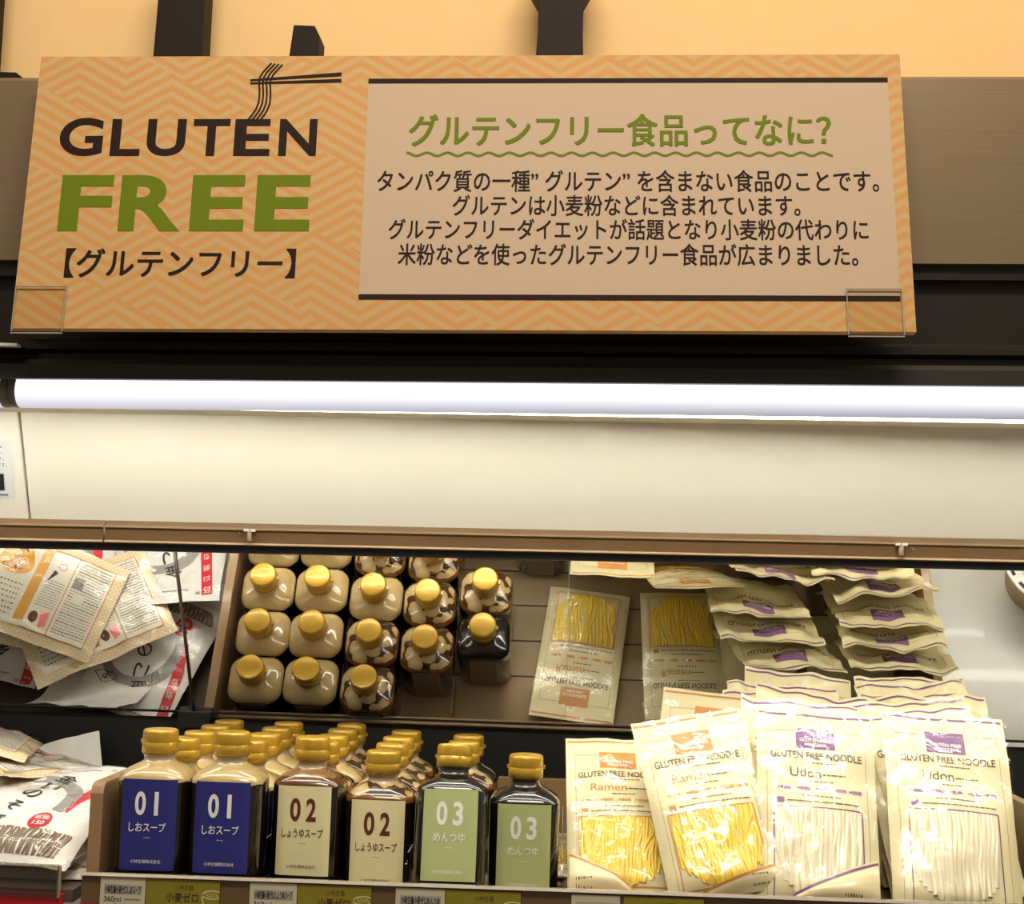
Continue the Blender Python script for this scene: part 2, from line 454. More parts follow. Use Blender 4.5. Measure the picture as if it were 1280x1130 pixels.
mb = MB(); RP = cpts([(0.2, 35.7), (0.9, 36.15), (2, 36.15), (2, 33.9), (0.2, 33.9), (0.0, 34.0), (0.15, 34.2), (.15, 35.3), (-.05, 35.45), (-.05, 35.6)])
mb.prof_x(RP, (XL, cx_(-42.2)), lambda i: 'railedge' if i in (5, 8) else 'rail', 0.0085)
mb.prof_x(RP, (cx_(-42.05), XR), lambda i: 'railedge' if i in (5, 8) else 'rail', 0.0085)
mb.build('canopy_rail', case)
mb = MB(); mb.prof_x(cpts([(0.5, 33.2), (0.5, 33.9), (2.2, 33.9), (2.2, 33.2)]), (XL, XR), 'black', 0.0085); mb.build('canopy_edge', case)
mb = MB(); mb.prof_x([(8.7, 36.9), (8.7, 37.5), (27, 37.5), (27, 36.9)], (XL, XR), 'ceil', 0.004); mb.build('canopy_underside', case)
mb = MB(); mb.box(XL, XR, 40, 42, -6, 37, 'blackwall'); mb.build('back_panel', case)
for xh in (-27.6, 35.4):
    mb = MB()
    zz = cz_(0, 35.35 + .0085 * xh)[1]; sx = -1 if xh < 0 else 1; xh = cx_(xh); Y0 = 6.5
    mb.rings([[(xh + dx, Y0 - .25 + .18 * math.sin(a), zz - t) for dx, a in ((.28 * math.cos(k * math.pi / 4), k * math.pi / 4) for k in range(8))] for t in (0, .9, 1.1)], 'tan')
    mb.box(xh - .6, xh - .08, Y0 - .45, Y0, zz - .05, zz + .2, 'sticker'); mb.box(xh + .08, xh + .6, Y0 - .45, Y0, zz - .05, zz + .2, 'sticker')  # white blocks stand in for the hook's bright sparkles
    mb.rings([[(xh + sx * 1.1 + .24 * math.cos(k * math.pi / 4), Y0 - .1 + .12 * math.sin(k * math.pi / 4), zz - t) for k in range(8)] for t in (0, .6, .75)], 'acrylic')
    tag(mb.build('clear_hook', case), 'clear plastic hook on the brown canopy rail')

# light tubes above the cream panels
def light_tube(x0, x1, label):
    t = thing('light_tube', label, 'light', group='tube lights under the cornice')
    R = 1.62
    mb = MB(); zc = 48.55
    n = 40
    mb.rings([[(x, -4.0 + R * math.cos(2 * math.pi * i / n), zc + KP * x + KP * .5 * x + R * math.sin(2 * math.pi * i / n)) for i in range(n)] for x in (x0, x1)], 'tube')
    mb.build('diffuser', t)
    mb = MB(); mb.box(x0, x1, -3.6, -2.2, zc + 1.0 - .6, zc + 1.9 - .6, 'white'); o = mb.build('mounting', t)
    for xx, d in ((x0, -1), (x1, 1)):
        mb = MB(); mb.rings([[(x, -4.0 + r * math.cos(2 * math.pi * i / n), zc + KP * 1.5 * x + r * math.sin(2 * math.pi * i / n)) for i in range(n)] for x, r in ((xx, R * .99), (xx + d * .2, R), (xx + d * .75, R * .98))], 'capgray')
        mb.build('end_cap', t)
light_tube(-49.6, 125, 'long white tube light glowing above the cream panel')
light_tube(XL, -51.2, 'short end of a tube light beside the gray end cap at left')
t = thing('shelf_lamp', 'slim tube lamp under the canopy behind the brown rail', 'light')
mb = MB(); n = 16
mb.rings([[(x, 9.9 + .75 * math.cos(2 * math.pi * i / n), 35.6 + .75 * math.sin(2 * math.pi * i / n)) for i in range(n)] for x in (-95, 95)], 'under'); mb.build('tube', t)
mb = MB(); mb.box(-95, 95, 9.0, 10.8, 36.3, 36.9, 'white'); mb.build('holder', t)

# mirrors: lean forward at the top
MO = Vector((0, 33.037, 23.0)); MT = Vector((0, -.534537, .845145)); MN = Vector((0, -.845145, -.534537))
def mir(x, t, off=0.0): return tuple(MO + MT * t + MN * off + Vector((x, 0, 0)))
TB, TT = -11.0, 15.6
def mirror_panel(x0, x1, label):
    t = thing('leaning_mirror', label, 'mirror', group='mirrors leaning over the shelf')
    mb = MB(); mb.add([mir(x0, TB), mir(x1, TB), mir(x1, TT), mir(x0, TT)], [(0, 1, 2, 3)], 'mirror'); 
    mb.add([mir(x0, TB, -.5), mir(x1, TB, -.5), mir(x1, TT, -.5), mir(x0, TT, -.5)], [(0, 3, 2, 1)], 'black'); mb.build('glass', t, recalc=False)
    mb = MB(); mb.add([mir(x0, TB - .05, .05), mir(x1, TB - .05, .05), mir(x1, TB + .22, .12), mir(x0, TB + .22, .12), mir(x0, TB - .05, -.6), mir(x1, TB - .05, -.6), mir(x1, TB + .22, -.55), mir(x0, TB + .22, -.55)],
        [(0, 1, 2, 3), (4, 7, 6, 5), (0, 4, 5, 1), (3, 2, 6, 7), (0, 3, 7, 4), (1, 5, 6, 2)], 'black'); mb.build('edge_trim', t)
    mb = MB(); mb.add([mir(x0, TB - .75, .0), mir(x1, TB - .75, .0), mir(x1, TB - .06, .0), mir(x0, TB - .06, .0)], [(0, 1, 2, 3)], 'mirror'); mb.build('bevel_strip', t, recalc=False)
mirror_panel(-128, -42.55, 'tilted mirror over the white noodle bags at left')
mirror_panel(-42.25, 128, 'long tilted mirror reflecting bottle caps and noodle packs')
t = thing('mirror_joint', 'thin steel joint rod with black bracket between the mirrors', 'joint')
mb = MB(); mb.tube([mir(-42.4, TB + .2, .18), mir(-42.4, TT, .18)], .16, 'steel', 8); mb.build('rod', t)
mb = MB(); mb.box(-44.2, -40.2, 38.2, 39.9, 11.9, 13.9, 'black'); mb.build('bracket', t, bevel=.1)

# sticker on the left cream panel
def fp(x, z):   # point on the fascia face
    f = (z - 36.0 - KP * x) / 10.75; y = 1.0 - 3.5 * f - .06
    y2, z2 = cz_(y, z); return (cx_(x), y2, z2)
mb = MB(); rect(mb, -60, 37.6, -51.3, 43.2, fp, 'sticker'); 
def fp2(x, z): p = fp(x, z); return (p[0], p[1] - .06, p[2])
rect(mb, -58, 38.4, -52.25, 40.0, fp2, 'darkink'); rect(mb, -58, 42.5, -52.3, 42.62, fp2, 'grayink')
for i, s in enumerate(('す。', 'す。', 'です。')):
    wfit(mb, s, -52.55 + .1 * i, 42.1 - .62 * i, .36, fp2, 'darkink')
rect(mb, -52.9, 37.9, -51.9, 38.05, fp2, 'grayink')
tag(mb.build('notice_sticker'), 'white notice sticker with black block on left cream panel', 'sticker')

# dark letters standing in front of the wall above the case
def letter(pts, label, y0=7.0, y1=10.2):
    mb = MB(); vs = [(x, y, z) for y in (y0, y1) for x, z in pts]; n = len(pts)
    fs = [tuple(range(n)), tuple(range(n, 2 * n))[::-1]] + [(i, i + n, (i + 1) % n + n, (i + 1) % n) for i in range(n)]
    mb.add(vs, fs, 'letter')
    tag(mb.build('wall_letter', bevel=.06), label, 'letter', 'dark letters on the wall above the sign')
letter([(-42.3, 80.3), (-36.9, 80.3), (-36.9, 98), (-41.8, 98)], 'broad dark upright letter stroke above the word GLUTEN')
letter([(-28.1, 80.2), (-24.4, 80.2), (-24.4, 88.2), (-24.95, 89.25), (-27.2, 89.3)], 'short dark letter stub with cut corner above the chopsticks')
letter([(-1.55, 80.6), (3.95, 80.6), (3.55, 89), (3.55, 92.5), (4.6, 94.5), (4.6, 98), (-2.4, 98), (-2.4, 94.2), (-1.2, 92.2), (-1.2, 89)], 'dark letter stroke widening upward above the middle of the sign')
letter([(-63, 79.4), (-55.2, 79.4), (-55.5, 82.6), (-56.9, 83.6), (-63, 83.7)], 'low dark letter stub with cut corner at far left')
letter([(-66, 84.6), (-59.95, 84.6), (-60.0, 98), (-66, 98)], 'dark letter edge at the upper left corner of the photo')

# ------------------------------------------------------------------ gluten free sign
SB = Vector((-47.737, -12.0, 52.503)); SW, SH = 81.70, 27.59
_yaw, _tilt, _roll = 0.00155, 0.15966, 0.02131
_u = Vector((math.cos(_yaw), math.sin(_yaw), 0)); _up = Vector((0, math.sin(_tilt), math.cos(_tilt))); _n = _u.cross(_up); _up = _n.cross(_u).normalized()
SU = math.cos(_roll) * _u + math.sin(_roll) * _up; SV = -math.sin(_roll) * _u + math.cos(_roll) * _up; SN = SU.cross(SV)   # SN points to the viewer


def smeasure(px, py):
    """where a point measured on the photo lies on the board, in board centimetres"""
    d = CF + CR * ((px - 640) / FPX) - CU * ((py - 565) / FPX)
    t = (SB - CAMP).dot(SN) / d.dot(SN); p = CAMP + d * t - SB
    return p.dot(SU), p.dot(SV)


def sp_(off):
    return lambda a, b: tuple(SB + SU * a + SV * b + SN * off)


sign = thing('shop_sign', 'wide tan chevron sign reading GLUTEN FREE clipped above the case', 'sign')
mb = MB()
mb.grid(lambda u, v: sp_(0)(u * SW, v * SH), 1, 1, 'chev', False, uvf=lambda u, v: (u * SW, v * SH))
c8 = [sp_(o)(a, b) for o in (0, -.9) for a, b in ((0, 0), (SW, 0), (SW, SH), (0, SH))]
mb.add(c8, [(4, 7, 6, 5), (0, 4, 5, 1), (1, 5, 6, 2), (2, 6, 7, 3), (3, 7, 4, 0)], 'cardedge')
mb.build('board', sign)
# text panel
tl, tr, br, bl = [smeasure(*p) for p in ((463, 97), (1110, 99), (1125, 378), (446, 373))]
x0, x1 = (tl[0] + bl[0]) / 2, (tr[0] + br[0]) / 2; y0, y1 = (bl[1] + br[1]) / 2, (tl[1] + tr[1]) / 2
pn = MB(); rect(pn, x0, y0, x1, y1, sp_(.03), 'paper'); rect(pn, x0, y1 - .5, x1, y1, sp_(.06), 'ink'); rect(pn, x0, y0, x1, y0 + .5, sp_(.06), 'ink')
def sline(mb, s, xa, xb, yt, yb, mat, bold, off=.06):
    a = smeasure((xa), (yt + yb) / 2)[0]; b = smeasure(xb, (yt + yb) / 2)[0]; xm = (xa + xb) / 2
    write(mb, s, a, smeasure(xm, yb)[1], b, smeasure(xm, yt)[1], sp_(off), mat, bold)
sline(pn, 'グルテンフリー食品ってなに？', 512, 1038, 143, 183, 'green', .018)
sline(pn, 'タンパク質の一種” グルテン” を含まない食品のことです。', 472, 1098, 213, 240, 'ink', .010)
sline(pn, 'グルテンは小麦粉などに含まれています。', 566, 1000, 244, 270, 'ink', .010)
sline(pn, 'グルテンフリーダイエットが話題となり小麦粉の代わりに', 486, 1085, 274, 300, 'ink', .010)
sline(pn, '米粉などを使ったグルテンフリー食品が広まりました。', 498, 1072, 305, 332, 'ink', .010)
wa = smeasure(508, 192)[0]; wb = smeasure(1041, 195)[0]; wy = smeasure(775, 193)[1]
ribbon(pn, [(wa + (wb - wa) * i / 240, wy + .16 * math.cos(i / 240 * 2 * math.pi * 20.5)) for i in range(241)], .24, sp_(.06), 'green')
pn.build('text_panel', sign, recalc=False)
lt = MB()
for ch, xa, xb in zip('GLUTEN', (75, 139, 184, 241, 293, 349), (129, 176, 232, 287, 338, 396)):
    sline(lt, ch, xa, xb, 149 if ch != 'G' else 147.5, 195, 'ink', .024, .04)
for ch, xa, xb in zip('FREE', (75, 150, 239, 320), (140, 227, 306, 388)):
    sline(lt, ch, xa, xb, 219, 289, 'green', .032, .04)
sline(lt, '【グルテンフリー】', 82, 369, 311, 347, 'ink', .016, .04)
for pts, wd in (([(313, 100.5), (427, 93)], [.2, .4]), ([(313, 104.3), (427, 101)], [.2, .38])):
    ribbon(lt, [smeasure(*p) for p in pts], wd, sp_(.05), 'ink')
NX = [(79, 339.5), (85, 334), (91, 328.5), (97, 325), (104, 324), (112, 324.5), (120, 324.5), (128, 323.5), (136, 320.5), (143, 316), (149.5, 310.5)]
for k in range(4):
    ribbon(lt, [smeasure(x + k * 4.6 + (149 - y) * .0, y + k * .6) for y, x in NX], .17, sp_(.055), 'ink')
lt.build('lettering', sign, recalc=False)


def sign_clip(a0, a1, label):
    t = thing('sign_clip', label, 'clip', group='clear clips holding the sign')
    mb = MB()
    for o0, o1, b0, b1 in ((.12, .32, -.35, 4.0), (-1.3, -1.1, -.35, 3.0)):
        c = [sp_(o)(a, b) for o in (o0, o1) for a, b in ((a0, b0), (a1, b0), (a1, b1), (a0, b1))]
        mb.add(c, [(0, 1, 2, 3), (4, 7, 6, 5), (0, 4, 5, 1), (1, 5, 6, 2), (2, 6, 7, 3), (3, 7, 4, 0)], 'acrylic')
    c = [sp_(o)(a, b) for o in (.32, -1.3) for a, b in ((a0, -.55), (a1, -.55), (a1, -.3), (a0, -.3))]
    mb.add(c, [(0, 1, 2, 3), (4, 7, 6, 5), (0, 4, 5, 1), (1, 5, 6, 2), (2, 6, 7, 3), (3, 7, 4, 0)], 'acrylic')
    mb.build('holder', t)
    mb = MB(); e = .09
    for ea, eb, fa, fb_ in ((a0, a1, 4.0 - e, 4.0), (a0, a0 + e, -.4, 4.0), (a1 - e, a1, -.4, 4.0), (a0, a1, -.6, -.5)):
        c = [sp_(o)(a, b) for o in (.33, .2) for a, b in ((ea, fa), (eb, fa), (eb, fb_), (ea, fb_))]
        mb.add(c, [(0, 1, 2, 3), (4, 7, 6, 5), (0, 4, 5, 1), (1, 5, 6, 2), (2, 6, 7, 3), (3, 7, 4, 0)], 'acrylicedge')
    mb.build('rim', t)
    mb = MB(); p = sp_(-1.3)((a0 + a1) / 2, -.4); mb.box(p[0] - 1.2, p[0] + 1.2, p[1], -4.2, p[2] - .2, p[2] + .2, 'acrylic'); mb.build('arm', t)
sign_clip(.15, 4.9, 'clear plastic clip at the lower left corner of the sign')
sign_clip(75.6, 80.6, 'clear plastic clip at the lower right corner of the sign')
mb = MB(); mb.box(-75, -48.2, -9.2, -8.2, 51.35, 51.6, 'sticker'); mb.box(-75, -48.2, -8.2, -3.5, 51.35, 51.5, 'black')  # white box paints the highlight along the ridge end
tag(mb.build('ledge_highlight'), 'short ledge strip, white for its highlight, below the sign at far left', 'strip')
# ------------------------------------------------------------------ bottle tray, shelf floors, price rail
tray = thing('bottle_tray', 'tan slatted shelf tray under the sauce bottles and noodle packs', 'tray')
mb = MB(); y = .9; mb.box(-41, 50.4, .6, 37.2, -1.2, -.12, 'groove')
edges = [.9, 6.09, 11.34, 16.62, 21.96, 27.15, 37.2]
for a, b in zip(edges[:-1], edges[1:]):
    mb.box(-40.9, 50.3, a + .12, b - .12, -.6, 0, 'tanfloor')
for i in range(12): mb.lathe([(0, .22), (.03, .22)], 'groove', 10, (-38 + i * 8, 24.4, 0))
mb.build('slatted_floor', tray)
def end_panel(x0, x1, zt):
    mb = MB(); yz = [(1.0, -1), (1.0, zt - 1.0), (1.35, zt - .3), (2.0, zt), (37.0, zt), (37, -1)]
    vs = [(x, y, z) for x in (x0, x1) for y, z in yz]; n = 6
    mb.add(vs, [tuple(range(n)), tuple(range(n, 2 * n))[::-1]] + [(i, i + n, (i + 1) % n + n, (i + 1) % n) for i in range(n)], 'tan')
    mb.build('end_panel', tray, bevel=.12)
end_panel(-42.2, -40.95, 10.3); end_panel(50.3, 51.5, 10.3)
mb = MB(); mb.box(-40.9, 50.3, 36.2, 37.2, 0, 7.6, 'tan'); mb.build('back_stop', tray, bevel=.1)
for i, (xd, lb) in enumerate(((-25.95, 'clear divider between the 01 and 02 bottles'), (-11.15, 'clear divider between the 02 and 03 bottles'), (3.75, 'clear divider between the 03 bottles and yellow noodle packs'))):
    mb = MB(); prof = [(1.0, 0), (1.0, 3.2)] + [(1.0 + 1.4 * (1 - math.cos(a)), 3.2 + 1.4 * math.sin(a)) for a in (math.pi / 8, math.pi / 4, 3 * math.pi / 8, math.pi / 2)] + [(34.5, 4.6), (34.5, 0)]
    n = len(prof); vs = [(x, y, z) for x in (xd - .1, xd + .1) for y, z in prof]
    mb.add(vs, [tuple(range(n)), tuple(range(n, 2 * n))[::-1]] + [(i_, i_ + n, (i_ + 1) % n + n, (i_ + 1) % n) for i_ in range(n)], 'acrylic')
    mb.box(xd - .035, xd + .035, 2.4, 34.5, 4.6, 4.66, 'tagband')
    tag(mb.build('shelf_divider'), lb, 'divider', 'clear dividers between bottle columns')
mb = MB(); mb.box(-40.6, -26.2, 1.2, 7.6, 0, 1.75, 'black'); tag(mb.build('riser_block'), 'low dark riser under the two front 01 bottles', 'riser')
mb = MB(); mb.box(-25.6, -18.2, 1.4, 10.8, 0, 1.16, 'black'); tag(mb.build('riser_block'), 'low dark riser under the left front 02 bottle', 'riser')

mb = MB(); mb.box(-128, -43.4, 1.2, 39.5, -1.2, 0, 'darkfloor'); lf = tag(mb.build('shelf_board'), 'dark shelf board under the white noodle bags', 'shelf', 'shelf boards')
mb = MB(); mb.box(51.6, 128, .6, 39.5, -1.2, 0, 'grayfloor'); tag(mb.build('shelf_board'), 'pale gray shelf board right of the noodle packs', 'shelf', 'shelf boards')

rail = thing('price_rail', 'brown shelf edge rail with red strip under the bottles', 'rail')
KR = 0.006
mb = MB(); mb.prof_x([(0, -.6), (0, 2.1), (.25, 2.15), (.5, 2.0), (.5, -4), (0, -4)], (-42.2, 128), lambda i: 'red' if i in (5,) else 'rail', KR)
mb.build('channel', rail)
mb = MB(); mb.prof_x([(-.55, -4), (-.55, 2.05), (-.35, 2.3), (.0, 2.3), (.0, 2.1), (-.4, 2.1), (-.45, -4)], (-42.2, 128), lambda i: 'acrylicedge' if i in (1, 2, 3) else 'acrylic', KR); mb.build('clear_cover', rail)
binw = thing('acrylic_fence', 'clear acrylic fence in front of the white noodle bags', 'fence')
mb = MB(); mb.box(-128, -44.5, .2, .5, -.6, 2.35, 'frost'); mb.box(-128, -44.5, -.1, .5, 2.35, 2.5, 'acrylicedge'); mb.box(-44.7, -44.4, .2, .6, -.6, 2.35, 'acrylicedge'); mb.box(-44.7, -44.45, .6, 8, .03, 2.3, 'acrylic'); mb.box(-128, -44.5, .3, 1.1, -.6, -.3, 'acrylic')
mb.build('front_strip', binw)
mb = MB(); mb.box(-128, -44.2, .55, 1.15, -5, -.3, 'red'); mb.build('red_band', binw)


def card(x0, x1, kind, label, name='', sub=''):
    cz = 1.82 + KR * x0 * .6
    t = thing('price_card' if kind == 'white' else 'shelf_card', label, 'price tag', ((x0 + x1) / 2, -.22, cz), group='white price cards on the rail' if kind == 'white' else 'olive product cards on the rail')
    hw = (x1 - x0) / 2 - .04; H = 4.6
    mb = MB(); mb.box(-hw, hw, -.05, .05, -H, 0, 'tagwhite' if kind == 'white' else 'olive')
    mp = lambda a, b: (a, -.07, b)
    mq = lambda a, b: (a, -.085, b)
    if kind == 'white':
        rect(mb, -hw * .82, -1.55, hw * .86, -.65, mp, 'tagband')
        if name: write(mb, name, -hw * .78, -1.48, hw * .8, -.72, mq, 'darkink', .012)
        write(mb, '360ml', -hw * .82, -2.25, -hw * .05, -1.75, mq, 'darkink', .005)
        dashes(mb, hw * .1, hw * .8, -2.0, .16, mq, 'grayink', random.Random(3), .1, .3, .08)
        write(mb, '648', -hw * .55, -3.9, hw * .6, -2.4, mq, 'darkink', .03)
    else:
        write(mb, '小林生麺', -hw * .22, -.95, hw * .28, -.45, mp, 'oliveink', .0)
        write(mb, '小麦ゼロ', -hw * .45, -2.05, hw * .42, -1.2, mp, 'oliveink', .01)
        write(mb, sub or 'しおスープ', -hw * .6, -3.3, hw * .45, -2.45, mp, 'oliveink', .01)
        cx, cy = hw * .8, -1.3
        ribbon(mb, [(cx + .95 * math.cos(a), cy + .38 * math.sin(a)) for a in [math.pi * 2 * i / 24 for i in range(25)] if cx + .95 * math.cos(a) < hw], .12, mp, 'creamline')
        ribbon(mb, [(cx + .95 * math.cos(a), cy + 1.6 * math.sin(a)) for a in [math.pi + math.pi * .55 * i / 12 for i in range(13)] if cx + .95 * math.cos(a) < hw], .12, mp, 'creamline')
        for k in range(4): ribbon(mb, [(cx - .65 + .3 * k, cy + .2), (cx - .3 + .3 * k, cy - .22)], .07, mp, 'creamline')
    mb.build('card', t, recalc=False)
card(-40.3, -35.87, 'white', 'white price card under the leftmost 01 bottle', '小林生麺小麦ゼロしおスープ')
card(-35.87, -28.7, 'olive', 'olive product card under the two 01 bottles', '', 'しおスープ')
card(-25.9, -21.3, 'white', 'white price card under the left 02 bottle', '小林生麺小麦ゼロしょうゆスープ')
card(-21.3, -14.2, 'olive', 'olive product card under the right 02 bottle', '', 'しょうゆスープ')
card(-11.95, -7.2, 'white', 'white price card under the left 03 bottle', '小林生麺小麦ゼロめんつゆ')
card(-7.2, 0.0, 'olive', 'olive product card under the right 03 bottle', '', 'めんつゆ')
card(4.7, 9.35, 'white', 'white price card under the yellow noodle packs')
card(9.6, 17.2, 'olive', 'olive product card under the yellow noodle packs', '', 'ラーメン')

# ------------------------------------------------------------------ sauce bottles
def rr(hw, hd, r, z, n=6):
    out = []
    for cx, cy, a0 in ((hw - r, hd - r, 0), (-hw + r, hd - r, 90), (-hw + r, -hd + r, 180), (hw - r, -hd + r, 270)):
        for i in range(n + 1):
            a = math.radians(a0 + 90 * i / n); out.append((cx + r * math.cos(a), cy + r * math.sin(a), z))
    return out


BW, BD = 3.52, 3.12
def body_mesh(mat):
    mb = MB()
    mb.rings([rr(*p) for p in ((BW - .5, BD - .5, 1.4, 0), (BW - .12, BD - .12, 1.7, .1), (BW, BD, 1.8, .4), (BW, BD, 1.8, 8.9), (BW - .05, BD - .05, 1.82, 9.2), (BW - .3, BD - .27, 1.8, 9.55), (BW - .85, BD - .75, 1.65, 9.95),
        (2.05, 1.95, 1.55, 10.25), (1.72, 1.7, 1.55, 10.42), (1.56, 1.56, 1.55, 10.6), (1.5, 1.5, 1.49, 10.75), (1.5, 1.5, 1.49, 11.1), (1.62, 1.62, 1.6, 11.15), (1.62, 1.62, 1.6, 11.35))], mat)
    return mb
def cap_mesh():
    mb = MB()
    mb.lathe([(11.3, 1.6), (11.32, 1.78), (12.33, 1.762), (12.35, 1.745), (12.38, 1.745), (12.4, 1.76), (13.3, 1.735), (13.46, 1.69), (13.56, 1.6), (13.6, 1.48), (13.6, .4)], 'gold', 32)
    return mb
def tab_mesh(sx, l):
    mb = MB(); mb.box(min(sx * 1.6, sx * (1.76 + l)), max(sx * 1.6, sx * (1.76 + l)), -.22, .22, 12.2, 12.55, 'gold')
    return mb
LAB = {'01': ('navy', 'lwhite', 'lwhite', 'しおスープ', .67, 'shio soup'), '02': ('cream', 'maroon', 'maroon', 'しょうゆスープ', .77, 'shoyu soup'), '03': ('sage', 'lwhite', 'lwhite', 'めんつゆ', .58, 'mentsuyu')}
def label_mesh(num):
    base, i1, i2, kana, kw, rom = LAB[num]; mb = MB(); hw = 2.66; z0, z1 = .4, 9.4 - .35; H = z1 - z0
    def lx(u, v):
        x = -hw + 2 * hw * u; e = max(0, abs(x) - (BW - 1.8)); return (x, -BD - .02 + 1.8 - math.sqrt(1.8 ** 2 - e * e), z0 + v * (z1 - z0))
    mb.grid(lx, 24, 1, base)
    mp = lambda a, b: (a, -BD - .05 + 1.8 - math.sqrt(1.8 ** 2 - max(0, abs(a) - (BW - 1.8)) ** 2), b); W = 2 * hw
    write(mb, num[0], -1.35, z1 - .395 * H, -.3, z1 - .135 * H, mp, i1, .028); 
    if num[1] == '1': wfit(mb, '1', .72, z1 - .265 * H, .26 * H, mp, i1, .034, .8)
    else: write(mb, num[1], .25, z1 - .395 * H, 1.25, z1 - .135 * H, mp, i1, .028)
    write(mb, kana, -.05 - kw * W / 2, z1 - .575 * H, -.05 + kw * W / 2, z1 - .475 * H, mp, i2, .006)
    wfit(mb, rom, -.05, z1 - .64 * H, .15, mp, i2, .0)
    wfit(mb, '小林生麺株式会社', -.05, z1 - .9 * H, .34, mp, i2, .0)
    return mb
def back_mesh():
    mb = MB(); mb.add([(-1.8, BD + .02, .5), (1.8, BD + .02, .5), (1.8, BD + .02, 8.6), (-1.8, BD + .02, 8.6)], [(1, 0, 3, 2)], 'backlabel')
    mp = lambda a, b: (-a, BD + .04, b); rnd = random.Random(5)
    for i in range(22): dashes(mb, -1.6, 1.6, 8.2 - .34 * i, .1, mp, 'darkink', rnd, .2, .6, .1)
    return mb


proto = {}
def obj_from(key, fn, name):
    if key not in proto:
        o = fn().build(name, recalc=not key.startswith('lab')); proto[key] = o.data; bpy.data.objects.remove(o)
    o = bpy.data.objects.new(name, proto[key]); COL.objects.link(o); return o
def bottle(num, kind, loc, label, rx=0.0, rz=0.0):
    t = thing('sauce_bottle', label, 'bottle', loc, (rx, 0, rz), 'gold capped sauce bottles on the tray')
    for key, fn, nm in (('body' + kind, lambda: body_mesh('b_' + kind), 'body'), ('cap', cap_mesh, 'cap'), ('lab' + num, lambda: label_mesh(num), 'front_label'), ('back', back_mesh, 'back_label')):
        o = obj_from(key, fn, nm); o.parent = t
        if nm == 'cap':
            obj_from('tab', lambda: tab_mesh(1, .2), 'hinge_tab').parent = o; obj_from('lip', lambda: tab_mesh(-1, .16), 'opening_tab').parent = o
    return t


ORD = ['front', 'second', 'third', 'fourth', 'rearmost']
colsX = [-36.416, -29.216, -21.788, -14.604, -7.26, -.133]
PI = 6.5
spec = [('01', 'leftmost column', [('fat', 4.1, 1.76)] + [('fat', 13 + PI * i, 0) for i in range(4)]),
        ('01', 'second column from left', [('fat', 4.1, 1.76)] + [('fat', 13 + PI * i, 0) for i in range(4)]),
        ('02', 'third column from left', [('amber', 7.5, 1.17), ('globs', 13.4 + .5, 0), ('fat', 20.4, 0), ('globs', 26.3 + .6, 0), ('globs', 33.3, 0)]),
        ('02', 'fourth column from left', [('globs', 8.03, 0), ('globs', 14.53, 0), ('globs', 21.03, 0), ('globs', 27.53, 0)]),
        ('03', 'fifth column from left', [('clear', 9.4, .0), ('globs', 19.12, 0), ('clear', 25.62, 0)]),
        ('03', 'column beside the yellow noodles', [('clear', 8.92, 0)])]
face = {'01': 'navy label', '02': 'cream label', '03': 'sage green label'}
rb = random.Random(8)
for c, (num, where, rows) in enumerate(spec):
    for r_, (kind, y, z) in enumerate(rows):
        pos = ORD[r_] if r_ < len(rows) - 1 or r_ == 0 else 'rearmost'
        lab = f'gold capped {num} bottle with {face[num]}, {pos} in the {where}'
        if c == 5: lab = 'gold capped 03 bottle with sage green label, alone beside the yellow noodles'
        rx = 0
        if c == 4 and r_ == 0:
            rx = -math.radians(10); y, z = 5.2, 1.1; lab = 'leaning gold capped 03 bottle with sage label, front of the fifth column'
        bottle(num, kind, (colsX[c] + rb.uniform(-.08, .08), y, z), lab, rx, rb.uniform(-.03, .03))
mb = MB(); mb.box(-10.2, -4.2, 2.0, 3.4, 0, 1.55, 'black'); tag(mb.build('riser_block'), 'small dark wedge under the leaning 03 bottle', 'riser')


# ------------------------------------------------------------------ noodle packs and bags
def smooth(a, b, x):
    t = min(1, max(0, (x - a) / (b - a))); return t * t * (3 - 2 * t)


